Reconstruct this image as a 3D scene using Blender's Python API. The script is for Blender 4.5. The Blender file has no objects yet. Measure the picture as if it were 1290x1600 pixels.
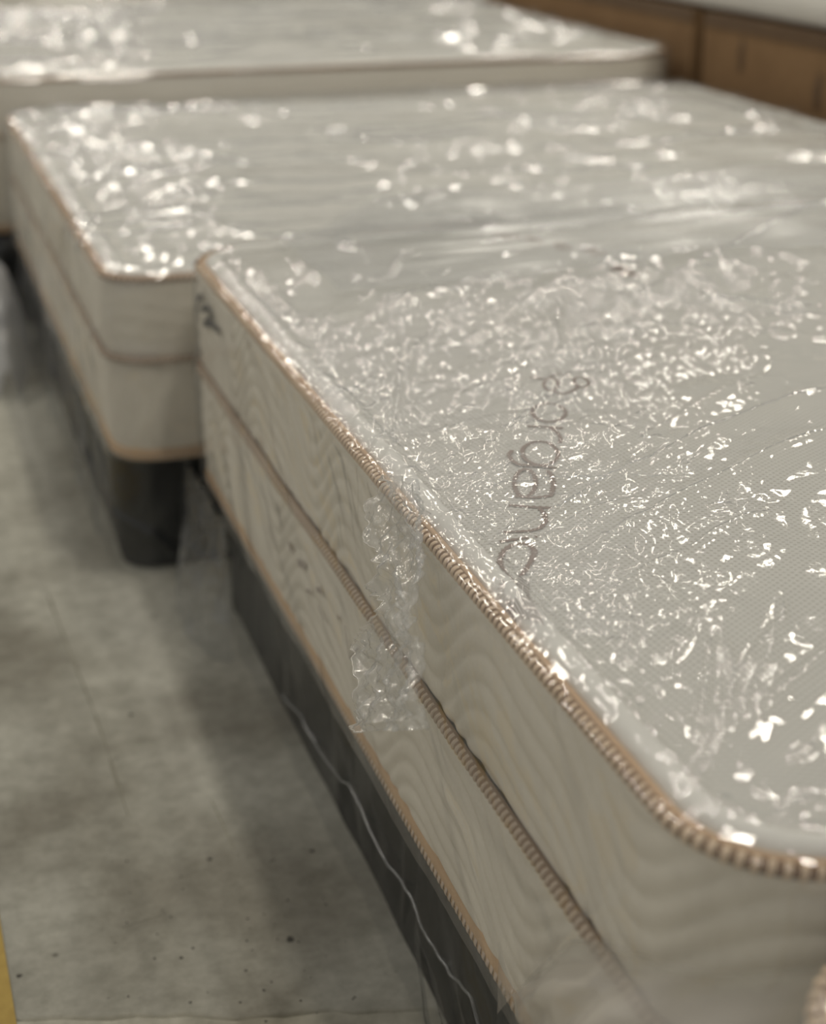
import bpy, bmesh, math, random
import numpy as np
C = bpy.context.scene
col = C.collection
rnd = random.Random(7)

# ------------------------------------------------------------------ camera
CZ = 1.03                                   # height of the lens above the floor
FPX = 2580.0
PIT = math.atan2(1043.0, FPX)
YAW = math.atan2(895.0, math.cos(PIT) * FPX + math.sin(PIT) * 1043.0)
cam_d = bpy.data.cameras.new('camera')
cam = bpy.data.objects.new('camera', cam_d)
col.objects.link(cam)
cam.location = (0, 0, CZ)
cam.rotation_euler = (math.pi / 2 - PIT, 0, -YAW)
cam_d.sensor_fit = 'VERTICAL'
cam_d.sensor_height = 36.0
cam_d.sensor_width = 36.0 * 1290 / 1600
cam_d.lens = 36.0 * FPX / 1600.0
cam_d.clip_start = 0.02
cam_d.dof.use_dof = True
cam_d.dof.focus_distance = 1.33
cam_d.dof.aperture_fstop = 3.7
C.camera = cam

# ------------------------------------------------------------------ light
C.view_settings.view_transform = 'Standard'
C.view_settings.look = 'None'
C.view_settings.exposure = 0.0
C.view_settings.gamma = 1.0
C.view_settings.use_curve_mapping = False
W = bpy.data.worlds.new('world')
C.world = W
W.use_nodes = True
W.node_tree.nodes['Background'].inputs[0].default_value = (1.0, 0.975, 0.93, 1)
W.node_tree.nodes['Background'].inputs[1].default_value = 0.23


def strip_light(x, y, z, lx, ly, power, colr=(1.0, 0.94, 0.82)):
    d = bpy.data.lights.new('ceiling_and_fill_strip', 'AREA')
    d.shape = 'RECTANGLE'
    d.size, d.size_y = lx, ly
    d.energy = power
    d.color = colr
    o = bpy.data.objects.new('ceiling_and_fill_strip', d)
    col.objects.link(o)
    o.location = (x, y, z)


LP = 33.0
for (x, y) in ((0.9, 0.3), (0.9, 3.3), (0.9, 6.6), (1.0, 10.5), (3.6, 1.8), (3.6, 5.0), (3.7, 8.8),
               (-2.2, 4.6), (-2.4, 8.8), (6.4, 4.0), (2.0, 15.5), (-0.7, 6.2), (-0.6, 11.5), (5.2, 9.5)):  # the last three are unseen lamps added for more sparkle on the film
    strip_light(x, y, 4.2, 0.19, 1.0, LP)
for (x, y) in ((-3.4, -1.8), (-4.0, 1.2), (-5.2, 4.2), (-3.4, 6.8)):          # added unseen lamps, to brighten the mattress side and give the flap glints
    strip_light(x, y, 4.2, 0.19, 1.0, LP * .68)

# ------------------------------------------------------------------ measuring
Fh = np.array([math.sin(YAW), math.cos(YAW), 0.0])
Rt = np.array([math.cos(YAW), -math.sin(YAW), 0.0])
UZ = np.array([0, 0, 1.0])
FW = Fh * math.cos(PIT) - UZ * math.sin(PIT)
UP = Fh * math.sin(PIT) + UZ * math.cos(PIT)


def _ray(px, py):
    return Rt * (px - 645.0) / FPX - UP * (py - 800.0) / FPX + FW


def onz(px, py, z):
    """point of the horizontal plane at height z that the photograph shows at (px, py)"""
    d = _ray(px, py)
    return d * ((z - CZ) / d[2]) + np.array([0, 0, CZ])


def onx(px, py, x):
    d = _ray(px, py)
    return d * (x / d[0]) + np.array([0, 0, CZ])


# ------------------------------------------------------------------ numpy noise
def _hash(i, j, seed):
    n = (i.astype(np.int64) * 374761393 + j.astype(np.int64) * 668265263 + seed * 1442695041) & 0x7fffffff
    n = ((n ^ (n >> 13)) * 1274126177) & 0x7fffffff
    n = (n ^ (n >> 16)) & 0xffff
    return n / 65535.0 * 2 - 1


def vnoise(u, v, seed):
    i, j = np.floor(u), np.floor(v)
    a, b = u - i, v - j
    a = a * a * (3 - 2 * a); b = b * b * (3 - 2 * b)
    return ((_hash(i, j, seed) * (1 - a) + _hash(i + 1, j, seed) * a) * (1 - b)
            + (_hash(i, j + 1, seed) * (1 - a) + _hash(i + 1, j + 1, seed) * a) * b)


def facet(u, v, seed):
    """continuous, piecewise flat: linear interpolation on a triangle lattice (crumpled sheet)"""
    k = (u + v) * 0.3660254
    uu, vv = u + k, v + k
    i, j = np.floor(uu), np.floor(vv)
    a, b = uu - i, vv - j
    h00, h11 = _hash(i, j, seed), _hash(i + 1, j + 1, seed)
    h10, h01 = _hash(i + 1, j, seed), _hash(i, j + 1, seed)
    up = a > b
    return np.where(up, h00 + (h10 - h00) * a + (h11 - h10) * b, h00 + (h01 - h00) * b + (h11 - h01) * a)


def crumple(x, y, s, seed, ang=0.0, stretch=1.0):
    c, sn = math.cos(ang), math.sin(ang)
    u = (x * c + y * sn) / (s * stretch)
    v = (-x * sn + y * c) / s
    wu = u + 0.9 * vnoise(u * .55 + 3, v * .55, seed + 1) + 0.25 * facet(u * 1.7, v * 1.7, seed + 5)
    wv = v + 0.9 * vnoise(u * .55, v * .55 + 9, seed + 2) + 0.25 * facet(u * 1.7 + 5, v * 1.7, seed + 6)
    return facet(wu, wv, seed + 3)


def seg_field(X, Y, pts, h, w, sharp=True):
    """a fold: ridge of height h and half width w along a polyline"""
    out = np.zeros_like(X)
    lens = [math.hypot(b[0] - a[0], b[1] - a[1]) for a, b in zip(pts, pts[1:])]
    tot = sum(lens); run = 0
    for (a, b), L in zip(zip(pts, pts[1:]), lens):
        dx, dy = (b[0] - a[0]) / L, (b[1] - a[1]) / L
        r = 5 * w
        m = ((X > min(a[0], b[0]) - r) & (X < max(a[0], b[0]) + r) & (Y > min(a[1], b[1]) - r) & (Y < max(a[1], b[1]) + r))
        if m.any():
            px, py = X[m] - a[0], Y[m] - a[1]
            t = np.clip(px * dx + py * dy, 0, L)
            d = np.hypot(px - t * dx, py - t * dy)
            q = (run + t) / tot
            taper = np.minimum(1, np.minimum(q, 1 - q) * 5 + .15)
            val = h * taper * (np.exp(-d / w) if sharp else np.exp(-(d / w) ** 2))
            o = out[m]
            out[m] = np.where(abs(val) > abs(o), val, o)
        run += L
    return out


# ------------------------------------------------------------------ object helpers
def tag(o, label=None, cat=None, group=None, kind=None):
    if label: o['label'] = label
    if cat: o['category'] = cat
    if group: o['group'] = group
    if kind: o['kind'] = kind
    return o


def empty(name, loc=(0, 0, 0)):
    o = bpy.data.objects.new(name, None)
    o.location = loc
    col.objects.link(o)
    return o


def mesh_obj(name, verts, faces, mat, parent=None, smooth=True, attr=None):
    me = bpy.data.meshes.new(name)
    V = np.asarray(verts, dtype=np.float64).reshape(-1, 3)
    if isinstance(faces, np.ndarray):
        n, k = faces.shape
        me.vertices.add(len(V)); me.vertices.foreach_set('co', V.ravel())
        me.loops.add(n * k); me.loops.foreach_set('vertex_index', faces.ravel().astype(np.int32))
        me.polygons.add(n); me.polygons.foreach_set('loop_start', np.arange(0, n * k, k, dtype=np.int32))
        me.update(calc_edges=True)
    else:
        me.from_pydata([tuple(v) for v in V], [], [tuple(f) for f in faces])
    if smooth:
        me.polygons.foreach_set('use_smooth', np.ones(len(me.polygons), dtype=bool))
    if attr:
        for k_, val in attr.items():
            a = me.attributes.new(k_, 'FLOAT', 'POINT')
            a.data.foreach_set('value', np.asarray(val, dtype=np.float32).ravel())
    me.validate()
    me.update()
    me.materials.append(mat)
    o = bpy.data.objects.new(name, me)
    col.objects.link(o)
    if parent: o.parent = parent
    return o


def gridfaces(nr, nc, closed=False):
    i, j = np.meshgrid(np.arange(nr - 1), np.arange(nc if closed else nc - 1), indexing='ij')
    j2 = (j + 1) % nc
    return np.stack([i * nc + j, i * nc + j2, (i + 1) * nc + j2, (i + 1) * nc + j], -1).reshape(-1, 4)


# ------------------------------------------------------------------ materials
def mat_new(name):
    m = bpy.data.materials.new(name)
    m.use_nodes = True
    return m, m.node_tree, m.node_tree.nodes['Principled BSDF']


def N(t, kind, **kw):
    n = t.nodes.new(kind)
    for k, v in kw.items():
        if k.startswith('i_'):
            n.inputs[int(k[2:]) if k[2:].isdigit() else k[2:]].default_value = v
        else:
            setattr(n, k, v)
    return n


def fabric(name, c1, c2, scale=300.0, rough=0.9, bump=0.4, dist=0.0006, large=0.0):
    m, t, b = mat_new(name)
    tc = N(t, 'ShaderNodeTexCoord')
    n = N(t, 'ShaderNodeTexNoise'); n.inputs['Scale'].default_value = scale; n.inputs['Detail'].default_value = 4
    n2 = N(t, 'ShaderNodeTexNoise'); n2.inputs['Scale'].default_value = 9; n2.inputs['Detail'].default_value = 3
    ad = N(t, 'ShaderNodeMath', operation='ADD'); ad.use_clamp = True
    mu = N(t, 'ShaderNodeMath', operation='MULTIPLY'); mu.inputs[1].default_value = .5
    t.links.new(tc.outputs['Object'], n.inputs['Vector']); t.links.new(tc.outputs['Object'], n2.inputs['Vector'])
    t.links.new(n.outputs[0], ad.inputs[0]); t.links.new(n2.outputs[0], ad.inputs[1]); t.links.new(ad.outputs[0], mu.inputs[0])
    r = N(t, 'ShaderNodeValToRGB')
    r.color_ramp.elements[0].position = .35; r.color_ramp.elements[1].position = .65
    r.color_ramp.elements[0].color = (*c1, 1); r.color_ramp.elements[1].color = (*c2, 1)
    ad.use_clamp = False
    t.links.new(mu.outputs[0], r.inputs[0]); t.links.new(r.outputs[0], b.inputs['Base Color'])
    bp = N(t, 'ShaderNodeBump'); bp.inputs['Strength'].default_value = bump; bp.inputs['Distance'].default_value = dist
    t.links.new(n.outputs[0], bp.inputs['Height']); t.links.new(bp.outputs[0], b.inputs['Normal'])
    b.inputs['Roughness'].default_value = rough
    b.inputs['Specular IOR Level'].default_value = .2
    return m


def knit(name, c, pitch=0.0058):
    """knitted top fabric: rows of small perforations and a fine rib"""
    m, t, b = mat_new(name)
    tc = N(t, 'ShaderNodeTexCoord')
    mp = N(t, 'ShaderNodeMapping'); mp.inputs['Rotation'].default_value = (0, 0, .46)
    t.links.new(tc.outputs['Object'], mp.inputs['Vector'])
    sx = N(t, 'ShaderNodeSeparateXYZ'); t.links.new(mp.outputs[0], sx.inputs[0])

    def M(op, a, bb=None):
        n = N(t, 'ShaderNodeMath', operation=op)
        for k, v in ((0, a), (1, bb)):
            if v is None: continue
            if isinstance(v, (int, float)): n.inputs[k].default_value = v
            else: t.links.new(v, n.inputs[k])
        return n.outputs[0]
    y = M('DIVIDE', sx.outputs[1], pitch * .8)
    row = M('FLOOR', y)
    x = M('ADD', M('DIVIDE', sx.outputs[0], pitch), M('MULTIPLY', M('MODULO', row, 2.0), .5))
    fx = M('SUBTRACT', M('FRACT', x), .5)
    fy = M('SUBTRACT', M('FRACT', y), .5)
    d = M('SQRT', M('ADD', M('MULTIPLY', fx, fx), M('MULTIPLY', fy, fy)))
    r = N(t, 'ShaderNodeMapRange'); r.interpolation_type = 'SMOOTHSTEP'
    r.inputs['From Min'].default_value = .12; r.inputs['From Max'].default_value = .30
    t.links.new(d, r.inputs[0])
    nz = N(t, 'ShaderNodeTexNoise'); nz.inputs['Scale'].default_value = 6
    t.links.new(tc.outputs['Object'], nz.inputs['Vector'])
    mix = N(t, 'ShaderNodeMixRGB'); mix.inputs[1].default_value = (c[0] * .76, c[1] * .75, c[2] * .71, 1); mix.inputs[2].default_value = (*c, 1)
    t.links.new(r.outputs[0], mix.inputs[0]); t.links.new(mix.outputs[0], b.inputs['Base Color'])
    bp = N(t, 'ShaderNodeBump'); bp.inputs['Strength'].default_value = .6; bp.inputs['Distance'].default_value = .0012
    rib = M('MULTIPLY', M('SINE', M('MULTIPLY', sx.outputs[0], 6.2832 / .0019)), .12)
    t.links.new(M('ADD', r.outputs[0], rib), bp.inputs['Height']); t.links.new(bp.outputs[0], b.inputs['Normal'])
    b.inputs['Roughness'].default_value = .92
    b.inputs['Specular IOR Level'].default_value = .15
    return m


def film(name, haze=0.16, tint=(0.97, 0.975, 0.98), fine=260.0, bump=.5, gloss=.065, hazec=(.86, .87, .88)):
    """clear polythene: see-through, glossy on both faces, a little milky"""
    m = bpy.data.materials.new(name); m.use_nodes = True
    t = m.node_tree; t.nodes.clear()
    out = N(t, 'ShaderNodeOutputMaterial')
    tc = N(t, 'ShaderNodeTexCoord')
    at = N(t, 'ShaderNodeAttribute', attribute_name='crinkle')
    n1 = N(t, 'ShaderNodeTexNoise'); n1.inputs['Scale'].default_value = fine; n1.inputs['Detail'].default_value = 2
    n1.inputs['Distortion'].default_value = 1.2
    n2 = N(t, 'ShaderNodeTexVoronoi'); n2.inputs['Scale'].default_value = fine * .42
    n2.feature = 'DISTANCE_TO_EDGE'
    t.links.new(tc.outputs['Object'], n1.inputs['Vector'])
    wr = N(t, 'ShaderNodeVectorMath', operation='MULTIPLY_ADD')
    t.links.new(n1.outputs['Color'], wr.inputs[0]); wr.inputs[1].default_value = (.006, .006, .006)
    t.links.new(tc.outputs['Object'], wr.inputs[2]); t.links.new(wr.outputs[0], n2.inputs['Vector'])
    ad = N(t, 'ShaderNodeMath', operation='ADD')
    t.links.new(n1.outputs[0], ad.inputs[0]); t.links.new(n2.outputs[0], ad.inputs[1])
    bp = N(t, 'ShaderNodeBump'); bp.inputs['Distance'].default_value = .0005
    st = N(t, 'ShaderNodeMath', operation='MULTIPLY_ADD'); st.inputs[1].default_value = bump; st.inputs[2].default_value = .04
    t.links.new(at.outputs['Fac'], st.inputs[0]); t.links.new(st.outputs[0], bp.inputs['Strength'])
    t.links.new(ad.outputs[0], bp.inputs['Height'])
    tr = N(t, 'ShaderNodeBsdfTransparent'); tr.inputs[0].default_value = (*tint, 1)
    gl = N(t, 'ShaderNodeBsdfGlossy'); gl.inputs['Roughness'].default_value = gloss
    di = N(t, 'ShaderNodeBsdfDiffuse'); di.inputs[0].default_value = (*hazec, 1)
    tl = N(t, 'ShaderNodeBsdfTranslucent'); tl.inputs[0].default_value = (*hazec, 1)
    t.links.new(bp.outputs[0], gl.inputs['Normal'])
    mh = N(t, 'ShaderNodeMixShader'); mh.inputs[0].default_value = .4
    t.links.new(di.outputs[0], mh.inputs[1]); t.links.new(tl.outputs[0], mh.inputs[2])
    m1 = N(t, 'ShaderNodeMixShader')
    hz = N(t, 'ShaderNodeMath', operation='MULTIPLY_ADD'); hz.inputs[1].default_value = haze * 1.1; hz.inputs[2].default_value = haze * .42
    t.links.new(at.outputs['Fac'], hz.inputs[0]); t.links.new(hz.outputs[0], m1.inputs[0])
    t.links.new(tr.outputs[0], m1.inputs[1]); t.links.new(mh.outputs[0], m1.inputs[2])
    lw = N(t, 'ShaderNodeLayerWeight')          # reflectance of the two faces of a thin film, Schlick's formula
    t.links.new(bp.outputs[0], lw.inputs['Normal'])
    pw = N(t, 'ShaderNodeMath', operation='POWER'); pw.inputs[1].default_value = 5.0
    t.links.new(lw.outputs['Facing'], pw.inputs[0])
    f2 = N(t, 'ShaderNodeMath', operation='MULTIPLY_ADD'); f2.inputs[1].default_value = .50; f2.inputs[2].default_value = .09; f2.use_clamp = True
    t.links.new(pw.outputs[0], f2.inputs[0])
    m2 = N(t, 'ShaderNodeMixShader')
    t.links.new(f2.outputs[0], m2.inputs[0]); t.links.new(m1.outputs[0], m2.inputs[1]); t.links.new(gl.outputs[0], m2.inputs[2])
    t.links.new(m2.outputs[0], out.inputs[0])
    return m


M_KNIT = knit('knit_fabric', (.60, .585, .54))
M_ROLL = fabric('roll_fabric', (.66, .645, .60), (.72, .705, .66), 500)
M_SIDE = fabric('side_fabric', (.74, .69, .59), (.80, .755, .66), 350)
M_TAPE = fabric('tan_tape', (.50, .33, .19), (.62, .43, .26), 900, bump=.6)
M_DARKTAPE = fabric('brown_cord', (.17, .095, .045), (.23, .135, .068), 900, bump=.6)
M_RIB = fabric('tan_thread', (.66, .49, .33), (.78, .62, .45), 1200, bump=.6)
M_DUSTY = fabric('dusty_brown_cord', (.27, .185, .125), (.34, .235, .165), 900, bump=.6)
M_DRIB = fabric('dusty_thread', (.55, .44, .34), (.64, .52, .42), 1200, bump=.6)
M_YARN = fabric('brown_yarn', (.24, .18, .15), (.33, .26, .22), 1500, bump=.6)
M_INK = fabric('marker_ink', (.02, .025, .035), (.05, .055, .07), 400, rough=.6)
M_FAINT = fabric('faded_print', (.36, .31, .28), (.44, .38, .34), 400)
M_DARK = fabric('charcoal_fabric', (.012, .013, .013), (.024, .026, .026), 120, rough=.75)
M_FILM = film('clear_plastic', bump=.26)
M_FILM2 = film('clear_plastic_far', haze=.14, fine=70, bump=.5, gloss=.13)
M_FLAP = film('crinkled_plastic', haze=.15, fine=300, bump=.35, gloss=.08, hazec=(.9, .9, .88))
M_FOLD = film('milky_plastic', haze=.42, fine=60, bump=.15, gloss=.16, hazec=(.84, .80, .74))
M_SLACK = film('slack_plastic', haze=.20, fine=60, bump=.1, gloss=.26, hazec=(.84, .83, .79))
M_FILMD = film('plastic_on_charcoal', haze=.015, fine=40, bump=.3, gloss=.22, hazec=(.6, .62, .64))
M_DRAPE = film('hanging_plastic', haze=.16, fine=40, bump=.3, gloss=.2, hazec=(.62, .64, .66))
M_FILMW = film('loose_plastic', haze=.5, fine=60, bump=.4, gloss=.2, hazec=(.70, .71, .74))


# ------------------------------------------------------------------ setting
def concrete():
    m, t, b = mat_new('concrete')
    tc = N(t, 'ShaderNodeTexCoord')
    n1 = N(t, 'ShaderNodeTexNoise'); n1.inputs['Scale'].default_value = 2.6; n1.inputs['Detail'].default_value = 5; n1.inputs['Roughness'].default_value = .5
    n2 = N(t, 'ShaderNodeTexNoise'); n2.inputs['Scale'].default_value = 38; n2.inputs['Detail'].default_value = 8; n2.inputs['Roughness'].default_value = .7
    n3 = N(t, 'ShaderNodeTexVoronoi'); n3.inputs['Scale'].default_value = 11
    for n in (n1, n2, n3): t.links.new(tc.outputs['Object'], n.inputs['Vector'])
    r1 = N(t, 'ShaderNodeValToRGB'); r1.color_ramp.elements[0].position = .40; r1.color_ramp.elements[1].position = .56
    r1.color_ramp.elements[0].color = (.31, .29, .235, 1); r1.color_ramp.elements[1].color = (.54, .525, .45, 1)
    t.links.new(n1.outputs[0], r1.inputs[0])
    r2 = N(t, 'ShaderNodeValToRGB'); r2.color_ramp.elements[0].position = .36; r2.color_ramp.elements[1].position = .62
    r2.color_ramp.elements[0].color = (.80, .80, .78, 1); r2.color_ramp.elements[1].color = (1.08, 1.08, 1.08, 1)
    t.links.new(n2.outputs[0], r2.inputs[0])
    r3 = N(t, 'ShaderNodeValToRGB'); r3.color_ramp.elements[0].position = .02; r3.color_ramp.elements[1].position = .05
    r3.color_ramp.elements[0].color = (.35, .34, .32, 1); r3.color_ramp.elements[1].color = (1, 1, 1, 1)
    t.links.new(n3.outputs['Distance'], r3.inputs[0])
    mx = N(t, 'ShaderNodeMixRGB', blend_type='MULTIPLY'); mx.inputs[0].default_value = 1
    mx2 = N(t, 'ShaderNodeMixRGB', blend_type='MULTIPLY'); mx2.inputs[0].default_value = .8
    t.links.new(r1.outputs[0], mx.inputs[1]); t.links.new(r2.outputs[0], mx.inputs[2])
    t.links.new(mx.outputs[0], mx2.inputs[1]); t.links.new(r3.outputs[0], mx2.inputs[2])
    t.links.new(mx2.outputs[0], b.inputs['Base Color'])
    rr = N(t, 'ShaderNodeMapRange'); rr.inputs['To Min'].default_value = .24; rr.inputs['To Max'].default_value = .46
    t.links.new(n2.outputs[0], rr.inputs[0]); t.links.new(rr.outputs[0], b.inputs['Roughness'])
    bp = N(t, 'ShaderNodeBump'); bp.inputs['Strength'].default_value = .25; bp.inputs['Distance'].default_value = .002
    t.links.new(n2.outputs[0], bp.inputs['Height']); t.links.new(bp.outputs[0], b.inputs['Normal'])
    return m


M_CONC = concrete()
M_YELLOW = fabric('yellow_floor_paint', (.30, .20, .045), (.40, .28, .07), 60, rough=.6)
M_CRACK = fabric('crack_dirt', (.045, .042, .036), (.085, .08, .068), 200)
M_STAIN = fabric('floor_stain', (.19, .18, .145), (.27, .26, .21), 90)
M_CARD = fabric('cardboard', (.165, .098, .047), (.205, .125, .062), 45, rough=.85)
M_CARDTAPE = fabric('brown_parcel_tape', (.085, .05, .026), (.11, .068, .036), 30, rough=.45)
M_WALL = fabric('painted_wall', (.42, .42, .40), (.47, .46, .44), 20)


def slab(name, x0, x1, y0, y1, z0, z1, mat, parent=None, bev=.01):
    bm = bmesh.new()
    bmesh.ops.create_cube(bm, size=1)
    for v in bm.verts:
        v.co.x = x0 + (v.co.x + .5) * (x1 - x0); v.co.y = y0 + (v.co.y + .5) * (y1 - y0); v.co.z = z0 + (v.co.z + .5) * (z1 - z0)
    if bev: bmesh.ops.bevel(bm, geom=bm.edges[:], offset=bev, segments=2, affect='EDGES')
    me = bpy.data.meshes.new(name); bm.to_mesh(me); bm.free(); me.materials.append(mat)
    o = bpy.data.objects.new(name, me); col.objects.link(o)
    if parent: o.parent = parent
    return o


# the floor: two cast slabs meeting in a ragged joint
JA, JB = onz(0, 1588, 0), onz(640, 1582, 0)
jdir = (JB - JA)[:2] / np.linalg.norm((JB - JA)[:2])
floor = tag(empty('floor'), kind='structure')
jx = np.linspace(-6, 14, 900)


def joint(x):
    y = JA[1] + (x - JA[0]) * jdir[1] / jdir[0]
    return np.where(x < 1.2, y, JA[1] + (1.2 - JA[0]) * jdir[1] / jdir[0]) + .006 * vnoise(x * 45, x * 0, 3) + .003 * vnoise(x * 160, x * 0, 4)


jy = joint(jx)
for nm, off, yy in (('floor_slab', .0035, 24.0), ('floor_slab', -.0035, -6.0)):
    wig = .002 * vnoise(jx * 90, jx * 0 + off * 900, 6)
    v = np.concatenate([np.stack([jx, jy + off + wig, 0 * jx], 1), np.stack([jx, 0 * jx + yy, 0 * jx], 1),
                        np.stack([jx, jy + off + wig, 0 * jx - .02], 1)])
    n = len(jx)
    i = np.arange(n - 1)
    f1 = np.stack([i, i + 1, n + i + 1, n + i], 1)
    f2 = np.stack([2 * n + i, 2 * n + i + 1, i + 1, i], 1)
    if yy < 0: f1, f2 = f1[:, ::-1], f2[:, ::-1]
    mesh_obj(nm, v, np.concatenate([f1, f2]), M_CONC, floor, smooth=False)
mesh_obj('joint_dirt', [(-6, -1, -.012), (14, -1, -.012), (14, 4, -.012), (-6, 4, -.012)], [(0, 1, 2, 3)], M_CRACK, floor, smooth=False)


def blob(cx, cy, r, z, seed, n=28, ax=1.0):
    a = np.linspace(0, 2 * np.pi, n, endpoint=False)
    rr = r * (1 + .35 * vnoise(np.cos(a) * 2 + seed, np.sin(a) * 2, seed))
    return np.concatenate([[[cx, cy, z]], np.stack([cx + rr * np.cos(a) * ax, cy + rr * np.sin(a), 0 * a + z], 1)]), \
        [(0, 1 + k, 1 + (k + 1) % n) for k in range(n)]


# pits and paint spots on the concrete, one part for all the tiny ones
pv, pf = [], []
spots = [(453, 1468, .0042), (327, 1343, .0028), (205, 1117, .003), (283, 1497, .002), (412, 1548, .0018), (384, 1517, .0015), (30, 1525, .003), (487, 1330, .0025)]
for k in range(60):
    spots.append((rnd.uniform(150, 560), rnd.uniform(1330, 1598), rnd.uniform(.0005, .0014)))
for k, (px, py, r) in enumerate(spots):
    p = onz(px, py, 0)
    v, f = blob(p[0], p[1], r, .0006, k + 3, 9)
    o_ = sum(len(q) for q in pv)
    pv.append(v); pf += [tuple(i + o_ for i in q) for q in f]
tag(mesh_obj('pits', np.concatenate(pv), pf, M_CRACK, floor, smooth=False), kind='stuff')


def ribbon(pts, w, z, mat, name, parent, zig=0, seed=0):
    """flat strip following a polyline on the floor"""
    P = np.array(pts)[:, :2]
    L = np.concatenate([[0], np.cumsum(np.hypot(*np.diff(P, axis=0).T))])
    n = max(6, int(L[-1] / .01))
    s = np.linspace(0, L[-1], n)
    x, y = np.interp(s, L, P[:, 0]), np.interp(s, L, P[:, 1])
    tx, ty = np.gradient(x), np.gradient(y); l = np.hypot(tx, ty)
    nx, ny = -ty / l, tx / l
    ww = w * (.55 + .45 * vnoise(s * 60, s * 0 + seed, 5)) if zig else w + 0 * s
    v = np.concatenate([np.stack([x + nx * ww, y + ny * ww, z + 0 * x], 1), np.stack([x - nx * ww, y - ny * ww, z + 0 * x], 1)])
    i = np.arange(n - 1)
    return mesh_obj(name, v, np.stack([i + 1, i, n + i, n + i + 1], 1), mat, parent, smooth=False)


ribbon([onz(75, 930, 0), onz(105, 1010, 0), onz(150, 1120, 0), onz(200, 1275, 0)], .0026, .0005, M_STAIN, 'hairline_crack', floor, 1, 2)
ribbon([onz(330, 1250, 0), onz(365, 1325, 0)], .0014, .0005, M_STAIN, 'scratch', floor, 1, 4)
ribbon([onz(190, 1450, 0), onz(250, 1430, 0)], .0014, .0005, M_STAIN, 'scratch', floor, 1, 5)
yp = [onz(0, 1440, 0), onz(26, 1600, 0)]
yd = (yp[0] - yp[1]); yd /= yd[1]
ya, yb = yp[1] - yd * 4, yp[1] + yd * 12
v = [(ya[0] - .075, ya[1], .0012), (ya[0], ya[1], .0012), (yb[0], yb[1], .0012), (yb[0] - .075, yb[1], .0012)]
tag(mesh_obj('painted_line', v, [(0, 1, 2, 3)], M_YELLOW, floor, smooth=False), label='yellow painted line')


# ------------------------------------------------------------------ mattress builder
class Foot:
    """rounded rectangle; s runs from the far-left corner down the left side, round the near corner, along the near end"""
    def __init__(self, x0, x1, y0, y1, r):
        self.a = (x0, x1, y0, y1, r)
        x0, x1, y0, y1, r = self.a
        q = math.pi / 2 * r
        self.seg = []
        L = 0
        def add(kind, ln, *d):
            nonlocal L
            self.seg.append((L, L + ln, kind, d)); L += ln
        add('l', y1 - y0 - 2 * r, (x0, y1 - r), (0, -1), (-1, 0))
        add('a', q, (x0 + r, y0 + r), math.pi)
        add('l', x1 - x0 - 2 * r, (x0 + r, y0), (1, 0), (0, -1))
        add('a', q, (x1 - r, y0 + r), 1.5 * math.pi)
        add('l', y1 - y0 - 2 * r, (x1, y0 + r), (0, 1), (1, 0))
        add('a', q, (x1 - r, y1 - r), 2 * math.pi)
        add('l', x1 - x0 - 2 * r, (x1 - r, y1), (-1, 0), (0, 1))
        add('a', q, (x0 + r, y1 - r), 2.5 * math.pi)
        self.L = L

    def at(self, s):
        s = np.asarray(s) % self.L
        X = np.zeros_like(s); Y = np.zeros_like(s); NX = np.zeros_like(s); NY = np.zeros_like(s)
        r = self.a[4]
        for a, b, kind, d in self.seg:
            m = (s >= a) & (s <= b + 1e-9)
            t = s[m] - a
            if kind == 'l':
                X[m] = d[0][0] + d[1][0] * t; Y[m] = d[0][1] + d[1][1] * t; NX[m] = d[2][0]; NY[m] = d[2][1]
            else:
                an = d[1] + t / r
                X[m] = d[0][0] + r * np.cos(an); Y[m] = d[0][1] + r * np.sin(an); NX[m] = np.cos(an); NY[m] = np.sin(an)
        return X, Y, NX, NY


def ssamples(foot, fine, coarse, a, b):
    """perimeter samples: fine between a and b, coarse elsewhere"""
    L = foot.L
    s = list(np.arange(a, b, fine))
    s += list(np.arange(b, a + L - coarse * .5, coarse))
    s = np.array(s)
    for q in foot.seg:      # keep the corners round
        if q[2] == 'a': s = np.concatenate([s, np.linspace(q[0], q[1], 9)])
    return np.unique(np.round(np.sort(s % L), 5))


def skirt(name, foot, s, prof, mat, parent, disp=None, closed=True, attr=None):
    """sweep a profile [(outward, z)] round the footprint; disp(S, Z, k) moves it outwards"""
    X, Y, NX, NY = foot.at(s)
    pr = np.array(prof)
    O = pr[:, 0][:, None] + 0 * s[None]; Z = pr[:, 1][:, None] + 0 * s[None]
    if disp is not None:
        O = O + disp(s[None] + 0 * O, Z)
    V = np.stack([X[None] + NX[None] * O, Y[None] + NY[None] * O, Z], -1)
    f = gridfaces(len(pr), len(s), closed)
    return mesh_obj(name, V.reshape(-1, 3), f, mat, parent, attr=attr)


def resample(prof, step):
    P = np.array(prof, float)
    L = np.concatenate([[0], np.cumsum(np.hypot(*np.diff(P, axis=0).T))])
    n = max(2, int(L[-1] / step) + 1)
    t = np.linspace(0, L[-1], n)
    # smooth the polyline a little
    x, z = np.interp(t, L, P[:, 0]), np.interp(t, L, P[:, 1])
    return np.stack([x, z], 1), t


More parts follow.
